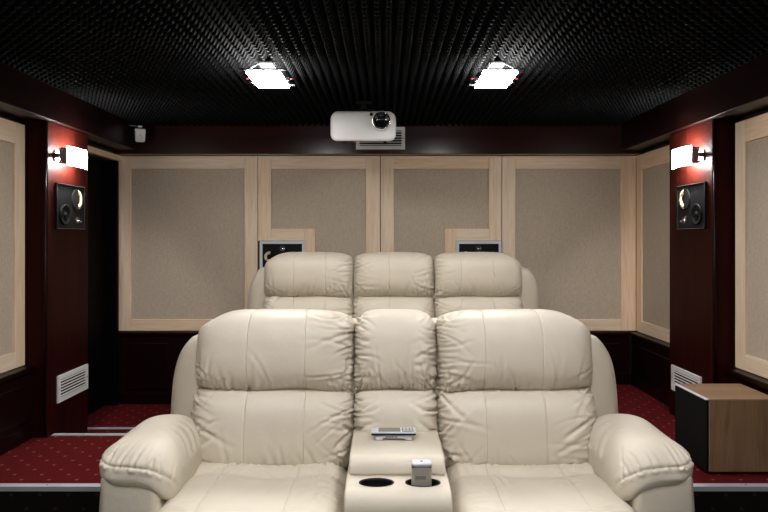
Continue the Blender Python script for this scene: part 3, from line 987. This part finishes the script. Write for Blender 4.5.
def arm_pad(name, parent, xm, s, a, y0, y1, ztop, seed):
    '''closed pillow roll along Y; y0 = domed front end, y1 = back end; s = outer side sign'''
    r = np.random.RandomState(seed)
    nt_, nv_ = 130, 120
    th = np.linspace(0, 2 * PI, nt_, endpoint=False)
    q = np.linspace(0, 1, nv_)
    yv = y0 + (y1 - y0) * q ** 1.6
    T, Yv = np.meshgrid(th, yv)
    L = 0.12
    f = np.clip((y0 + L - Yv) / L, 0, 1)
    sc = np.clip(1 - f ** 2.6, 0, 1) ** (1 / 2.3)
    g_ = np.clip((Yv - (y1 - 0.11)) / 0.11, 0, 1)
    sc = sc * (1 - 0.55 * g_ ** 2.5)
    sc = np.maximum(sc, 0.02)
    n = 2.2
    ct, st_ = np.cos(T), np.sin(T)
    X = a * np.sign(ct) * np.abs(ct) ** (2 / n)
    b = 0.074
    Zz = b * np.sign(st_) * np.abs(st_) ** (2 / n)
    scx = 1 - (1 - sc) * 0.55 - 0.45 * (sc < 0.021)
    X = X * np.where(sc <= 0.021, 0.02, 0.35 + 0.65 * sc)
    Zz = Zz * sc
    inn = np.clip(-s * X / a, 0, 1)
    Zz = Zz - 0.100 * inn ** 2 * np.clip(0.5 - Zz / (2 * b), 0, 1) * 1.4 - 0.012 * inn ** 2
    Zz = Zz + ztop - b - 0.028 * f ** 1.5 - 0.010 * (1 - q)[:, None]
    P = np.stack([X + xm, Yv, Zz], -1)
    # seam across the front end and folds gathered into it (3-D polylines)
    zs = ztop - b + 0.004
    seam = np.array([(s * a * 0.98, y0 + 0.16, zs), (s * a * 0.90, y0 + 0.06, zs), (s * a * 0.60, y0 + 0.008, zs + 0.002), (0, y0, zs),
                     (-s * a * 0.45, y0 + 0.008, zs - 0.012), (-s * a * 0.78, y0 + 0.035, zs - 0.045), (-s * a * 0.95, y0 + 0.075, zs - 0.085)]) + np.array([xm, 0, 0])
    def snap(poly, k=8):
        pts = []
        for p, q_ in zip(poly, poly[1:]):
            for i in range(k):
                pts.append(p + (q_ - p) * i / k)
        pts.append(poly[-1])
        flat = P.reshape(-1, 3)
        pts = np.array([flat[np.argmin(((flat - p) ** 2).sum(1))] for p in pts])
        for _ in range(2):
            pts[1:-1] = (pts[:-2] + 2 * pts[1:-1] + pts[2:]) / 4
        return pts
    def d3(poly):
        best = np.full(T.shape, 1e9); tt = np.zeros(T.shape)
        m = len(poly) - 1
        for i in range(m):
            p, d = poly[i], poly[i + 1] - poly[i]
            u = np.clip(((P - p) @ d) / max(d @ d, 1e-12), 0, 1)
            ds = np.linalg.norm(P - p - u[..., None] * d, axis=-1)
            mk = ds < best
            best = np.where(mk, ds, best); tt = np.where(mk, (i + u) / m, tt)
        return best, tt
    disp = np.zeros(T.shape)
    d, _ = d3(snap(seam, 6))
    disp += -0.0060 * np.exp(-(d / 0.0034) ** 2) + 0.0015 * np.exp(-((d - 0.014) / 0.009) ** 2)
    for k in range(9):
        w_ = (0.3 + 5.3 * (k + r.uniform(0.15, 0.85)) / 9)
        i = int(w_); p = seam[i] + (seam[min(i + 1, 6)] - seam[i]) * (w_ - i)
        dx = r.normal(0, 0.018) - s * 0.010
        l = r.uniform(0.6, 1.2)
        poly = np.array([p, p + np.array([dx * 0.4, 0.012 * l, 0.030 * l]), p + np.array([dx, 0.045 * l, 0.060 * l]), p + np.array([dx * 1.6, 0.085 * l, 0.075 * l])])
        d, tt = d3(snap(poly, 3))
        dep = r.uniform(0.005, 0.010)
        disp += dep * (1 - tt) ** 0.7 * (-np.exp(-(d / 0.0045) ** 2) + 0.5 * np.exp(-((d - 0.011) / 0.007) ** 2))
    for k in range(6):      # long soft folds over the roll
        yy = r.uniform(y0 + 0.15, y1 - 0.1)
        poly = np.array([(xm - s * a, yy, ztop - 0.10), (xm - s * a * 0.7, yy + 0.02, ztop - 0.03), (xm - s * a * 0.1, yy + r.uniform(0.0, 0.07), ztop)])
        d, tt = d3(snap(poly, 4))
        disp += 0.0042 * (1 - tt) * (-np.exp(-(d / 0.010) ** 2) + 0.5 * np.exp(-((d - 0.022) / 0.014) ** 2))
    disp += 0.005 * smooth_noise(P[..., 0] + P[..., 2], P[..., 1], r, 7, 16.0)
    dt = np.roll(P, -1, 1) - np.roll(P, 1, 1); dv = np.gradient(P, axis=0)
    Nn = np.cross(dv, dt); Nn /= np.maximum(np.linalg.norm(Nn, axis=-1, keepdims=True), 1e-9)
    if (Nn[nv_ // 2, nt_ // 4, 2]) < 0: Nn = -Nn
    P = P + Nn * (disp * np.clip((sc - 0.02) * 4, 0, 1))[..., None]
    idx = np.arange(nv_ * nt_).reshape(nv_, nt_)
    a_, b_ = idx[:-1], idx[1:]
    qd = np.stack([a_, np.roll(a_, -1, 1), np.roll(b_, -1, 1), b_], -1).reshape(-1, 4)
    faces = [tuple(int(i) for i in f_) for f_ in qd] + [tuple(int(i) for i in idx[0][::-1]), tuple(int(i) for i in idx[-1])]
    me = bpy.data.meshes.new(name)
    me.from_pydata([tuple(v) for v in P.reshape(-1, 3)], [], faces)
    me.update()
    bm = bmesh.new(); bm.from_mesh(me); bmesh.ops.recalc_face_normals(bm, faces=bm.faces[:]); bm.to_mesh(me); bm.free()
    return mesh_obj(name, me, M[HIDE[0]], parent, smooth=True)

def sofa(root, seats, half, console, seed, near, dz=0.0):
    """seats: list of (x0, x1) of the back cushions"""
    res = dict(nu=130, nv=90) if near else dict(nu=90, nv=64)
    n = len(seats)
    # shell of the back with rounded shoulders
    def sh(U, V, A, B, Z):
        A = A * (1 + 0.05 * (1 - (V + 1) / 2))
        return A, B, Z
    cushion('back_shell', 2 * half * 0.920, 1.02, 0.095, 0.20, root, face_cam(0, 0.165, 0.580 + dz, 0.02), seed, gather=(), corner=(0.0, 0.0, 0.072, 0.072), pu=14, pv=8, noise=0.003, nu=90, nv=60, shape=sh)
    for k, (x0, x1) in enumerate(seats):
        xc, wd = (x0 + x1) / 2, (x1 - x0) - 0.004
        first, last = k == 0, k == n - 1
        wide = wd > 0.45
        seams = (-0.30, 0.40) if first else ((-0.42, 0.30) if last else ((-0.12,) if wide else ()))
        gl = ('b',) + (() if first else ('l',)) + (() if last else ('r',))
        co = (0.015 if first else 0.0, 0.015 if last else 0.0, 0.058 if first else 0.024, 0.058 if last else 0.024)
        def hs(U, V, A, B, Z, first=first, last=last, k=k):
            # crown: the top line arches, lower edge sags a little toward the middle gap
            side = (np.clip(U, 0, 1) if first else 0) + (np.clip(-U, 0, 1) if last else 0)
            B = B - 0.008 * np.abs(U) ** 3 * np.clip(V, 0, 1)
            B = B + 0.006 * np.sin(5.5 * U + 1.7 * k) * np.clip(-V, 0, 1) ** 2
            B = B - 0.022 * side ** 2 * np.clip(-V, 0, 1)
            return A, B, Z
        fan = []
        rr = np.random.RandomState(seed + 200 + k)
        for sx in ([1] if first else ([-1] if last else [-1, 1])):      # folds radiating from the tight inner corners
            for q in range(7):
                a_ = PI / 2 + sx * (0.15 + 1.35 * q / 6) + rr.normal(0, 0.05)
                fan.append((bez((sx * wd * 0.485, -0.165), a_, rr.uniform(0.08, 0.19), rr.normal(0, 0.5) - sx * 0.3), 0.0055, 0.0055))
            for q in range(4):
                fan.append((bez((sx * wd * 0.48, 0.165), -PI / 2 - sx * (0.25 + 0.3 * q), rr.uniform(0.05, 0.10), rr.normal(0, 0.4)), 0.0050, 0.0045))
        if first or last:
            sx = -1 if first else 1
            for q in range(4):
                fan.append((bez((sx * wd * 0.49, -0.06 - 0.03 * q), (0 if first else PI) - (-sx) * -0.0 + (-0.5 - 0.1 * q) * (1 if first else -1), rr.uniform(0.10, 0.22), rr.normal(0, 0.2)), 0.006, 0.005))
        cushion('head_cushion', wd + 0.010, 0.352, 0.155, 0.05, root, face_cam(xc, 0.125, 0.968 + dz, 0.13), seed + 10 + k, seams=seams, gather=gl, corner=co,
                pu=7.0 if wide else 6.0, pv=2.7, long=15, short=30 if wide else 20, depth=2.2, extra=fan, shape=hs, **res)
        cushion('lumbar_cushion', wd + (0.012 if not first and not last else 0.016), 0.385, 0.165, 0.05, root, face_cam(xc, 0.085, 0.640 + dz, 0.10), seed + 30 + k, seams=seams,
                gather=('b',) + ('l', 'r'), corner=(0.045, 0.045, 0.014, 0.014), pu=7.0, pv=3.2, long=15, short=18, lean=1.0, depth=2.3, **res)
    # seats
    for k, (x0, x1) in enumerate(seats):
        if console and k == 1:
            continue
        first, last = k == 0, k == n - 1
        a = x0 + (-0.012 if first else 0.004)
        b_ = x1 - (-0.012 if last else 0.004)
        ex = []
        r = np.random.RandomState(seed + 70 + k)
        wd = b_ - a
        for q in range(14):
            sx = 1 if q % 2 else -1
            ex.append((bez((sx * wd * r.uniform(0.25, 0.46), r.uniform(-0.05, 0.28)), PI / 2 + sx * r.uniform(1.2, 2.2), r.uniform(0.10, 0.22), r.normal(0, 1.0)), 0.009, 0.005))
        cushion('seat_cushion', wd, 0.72, 0.175, 0.02, root, face_up((a + b_) / 2, -0.285, 0.362, math.radians(-1.0)), seed + 50 + k, seams=((-0.46, 0.40)), shape=seat_shape,
                gather=('t', 'l', 'r'), corner=(0.03, 0.03, 0.02, 0.02), pu=9.0, pv=6.0, long=16, short=14, depth=2.4, extra=ex, noise=0.007, **res)
        rbox_leather('footrest', (a + 0.004, -0.645, 0.09), (b_ - 0.004, -0.565, 0.40), 0.035, root)
    rbox_leather('base', (-half + 0.20, -0.56, 0.06), (half - 0.20, 0.30, 0.37), 0.02, root)
    # arms
    for s in (-1, 1):
        x_in, x_out = s * (half - 0.250), s * half
        xm, wd = (x_in + x_out) / 2, abs(x_out - x_in)
        def ash(U, V, A, B, Z, s=s):
            # the base widens a little toward the floor
            return A, B, Z
        bm = bmesh.new()
        add_box(bm, (min(x_in + s * 0.03, x_out - s * 0.015), -0.425, 0.04), (max(x_in + s * 0.03, x_out - s * 0.015), 0.24, 0.632))
        bmesh.ops.subdivide_edges(bm, edges=[e for e in bm.edges if abs(e.verts[0].co.z - e.verts[1].co.z) > 0.3], cuts=6)
        bmesh.ops.bevel(bm, geom=[e for e in bm.edges if e.calc_face_angle(0) > 1.0], offset=0.030, segments=4, profile=0.5, affect='EDGES')
        for v in bm.verts:
            q = 1 - min(max(v.co.z / 0.66, 0), 1)
            v.co.x += s * 0.030 * q * (1 if abs(v.co.x) > abs(xm) else 0.0)
            v.co.y -= 0.02 * q if v.co.y < 0 else 0
        arm = bm_obj('arm', bm, M[HIDE[0]], root, smooth=True)
        arm_pad('arm_pad', root, xm - s * 0.004, s, wd / 2 + 0.012, -0.435, 0.055, 0.724, seed + 90 + (s > 0))
    # feet / plinth
    for sx in (-1, 1):
        for y in (-0.50, 0.26):
            lathe('foot', [(0, 0), (0.028, 0), (0.032, 0.062), (0, 0.062)], M['matte'], root, (sx * (half - 0.13), y, 0), n=14)
    return root

HALF = 1.038
front = thing('recliner_sofa', 'cream leather recliner sofa with a cup-holder console and padded arms', 'sofa', (0.041, 2.6, 0.0065))
sofa(front, [(-0.838, -0.169), (-0.167, 0.173), (0.175, 0.834)], HALF, True, 100, True, -0.012)
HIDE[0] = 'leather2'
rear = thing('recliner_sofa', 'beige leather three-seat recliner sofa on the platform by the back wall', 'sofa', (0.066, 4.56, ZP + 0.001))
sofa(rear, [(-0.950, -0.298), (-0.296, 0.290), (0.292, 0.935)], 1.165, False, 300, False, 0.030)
HIDE[0] = 'leather'

# ------------------------------------------------------------------ console of the front sofa
def hull_profile(name, prof, x0, x1, r, parent, mat):
    """prof: closed (y,z) outline extruded across x, with softened rims"""
    bm = bmesh.new()
    a = [bm.verts.new((x0, y, z)) for y, z in prof]
    b_ = [bm.verts.new((x1, y, z)) for y, z in prof]
    n = len(prof)
    bm.faces.new(a); bm.faces.new(b_[::-1])
    for i in range(n):
        bm.faces.new((a[i], b_[i], b_[(i + 1) % n], a[(i + 1) % n]))
    bmesh.ops.recalc_face_normals(bm, faces=bm.faces[:])
    es = [e for e in bm.edges if abs(e.verts[0].co.x - e.verts[1].co.x) < 1e-6]
    bmesh.ops.bevel(bm, geom=es, offset=r, segments=4, profile=0.5, affect='EDGES')
    return bm_obj(name, bm, mat, parent, smooth=True)
def arc(cy, cz, r, a0, a1, n=7):
    return [(cy + r * math.cos(a0 + (a1 - a0) * k / n), cz + r * math.sin(a0 + (a1 - a0) * k / n)) for k in range(n + 1)]
lid_prof = [(0.0, 0.615)] + [(0.0, 0.672)] + [(-0.10, 0.677)] + [(-0.20, 0.676)] + arc(-0.325, 0.624, 0.050, PI / 2 - 0.1, PI, 8) + [(-0.375, 0.616)]
lid = hull_profile('console_lid', lid_prof, -0.168, 0.172, 0.010, front, M['leather'])
deck_prof = [(-0.02, 0.10), (-0.02, 0.612)] + [(-0.30, 0.613)] + arc(-0.475, 0.553, 0.060, PI / 2, PI, 8) + [(-0.545, 0.40), (-0.55, 0.10)]
deck = hull_profile('console', deck_prof, -0.176, 0.181, 0.010, front, M['leather'])
CUPS = ((-0.070, -0.440), (0.088, -0.440))
cut = []
for (x, y) in CUPS:
    c_ = lathe('cutter', [(0, -0.075), (0.056, -0.075), (0.056, 0.08), (0, 0.08)], M['matte'], front, (x, y, 0.61), n=36, sy=0.62)
    cut.append(c_)
    md = deck.modifiers.new('hole', 'BOOLEAN')
    md.object = c_; md.operation = 'DIFFERENCE'; md.solver = 'EXACT'
bpy.context.view_layer.update()
dg = bpy.context.evaluated_depsgraph_get()
me = bpy.data.meshes.new_from_object(deck.evaluated_get(dg))
deck.modifiers.clear()
old = deck.data
deck.data = me
if not me.materials:
    me.materials.append(M['leather'])
for p in me.polygons:
    p.use_smooth = True
me.set_sharp_from_angle(angle=math.radians(40))
for c_ in cut:
    bpy.data.objects.remove(c_)
lid.location.z = deck.location.z = -0.0105
for (x, y) in CUPS:
    lathe('cup_holder', [(0.0, -0.068), (0.050, -0.068), (0.053, -0.004), (0.0545, 0.004), (0.060, 0.0055), (0.0605, 0.0035), (0.0552, 0.003), (0.0552, -0.072), (0.0, -0.072)], M['black'], deck, (x, y, 0.611), n=40, sy=0.62)

# ------------------------------------------------------------------ remotes
X0, Y0 = front.location.x, front.location.y
t = thing('remote_control', 'silver block-shaped remote standing upright in the cup holder', 'remote', (X0 + 0.083, Y0 - 0.440, 0.5415))
bm = bmesh.new()
add_box(bm, (-0.034, -0.022, 0), (0.034, 0.022, 0.128))
bmesh.ops.bevel(bm, geom=[e for e in bm.edges if abs(e.verts[0].co.z - e.verts[1].co.z) > 0.05], offset=0.012, segments=5, profile=0.5, affect='EDGES')
bm_obj('body', bm, M['warmsilver'], t, smooth=False)
bm = bmesh.new()
add_box(bm, (-0.0345, -0.0225, 0), (0.0345, 0.0225, 0.012))
bmesh.ops.bevel(bm, geom=[e for e in bm.edges if abs(e.verts[0].co.z - e.verts[1].co.z) > 0.005], offset=0.012, segments=5, profile=0.5, affect='EDGES')
bmesh.ops.bevel(bm, geom=[e for e in bm.edges if e.calc_face_angle(0) > 1.0 and e.verts[0].co.z > 0.006 and e.verts[1].co.z > 0.006], offset=0.005, segments=3, profile=0.5, affect='EDGES')
cp = bm_obj('cap', bm, M['frame'], t, (0, 0, 0.130), smooth=True)
lathe('button', [(0, 0.0018), (0.004, 0.0015), (0.005, 0)], M['gun'], cp, (0, -0.002, 0.012), n=14)
box('window', (-0.022, -0.0232, 0.088), (0.014, -0.0215, 0.100), M['screen'], t, bevel=0.0005)
box('joint', (-0.0335, -0.0218, 0.1275), (0.0335, 0.0218, 0.1305), M['navy'], t)

t = thing('touch_remote', 'flat silver touchscreen remote with dark edge, lying on the console lid', 'remote', (X0 - 0.008, Y0 - 0.165, 0.6746))
t.scale = (1, 0.74, 1.12)
bm = bmesh.new()
add_box(bm, (-0.070, -0.036, 0.006), (0.070, 0.036, 0.017))
bmesh.ops.bevel(bm, geom=list(bm.edges), offset=0.003, segments=2, affect='EDGES')
body = bm_obj('body', bm, M['white'], t)
for sx in (-1, 1):
    box('foot', (sx * 0.055 - 0.014, -0.034, 0.0), (sx * 0.055 + 0.014, 0.034, 0.0065), M['white'], t, bevel=0.002)
box('edge_band', (-0.085, -0.042, 0.0172), (0.085, 0.042, 0.0245), M['navy'], t, bevel=0.003)
top = box('top_plate', (-0.086, -0.043, 0.0246), (0.086, 0.043, 0.0290), M['frame'], t, bevel=0.002)
box('screen', (-0.058, -0.034, 0.0288), (0.026, 0.036, 0.0298), M['screen'], t, bevel=0.0004)
box('keypad', (0.032, -0.030, 0.0288), (0.076, 0.036, 0.0296), M['gun'], t, bevel=0.0004)
for i in range(3):
    for j in range(3):
        box('key', (0.036 + i * 0.013, -0.026 + j * 0.020, 0.0297), (0.046 + i * 0.013, -0.012 + j * 0.020, 0.0315), M['silver'], t, bevel=0.0008)
# row of tiny dark letters on the front of the body, too small to read
lw = [0.007, 0.003, 0.004, 0.003, 0.004, 0.003, 0.003, 0.005]
x = -0.030
for k, d in enumerate(lw):
    box('printed_mark', (x, -0.0364, 0.0095), (x + d * 0.8, -0.0359, 0.0135), M['matte'], body)
    x += d + 0.0018
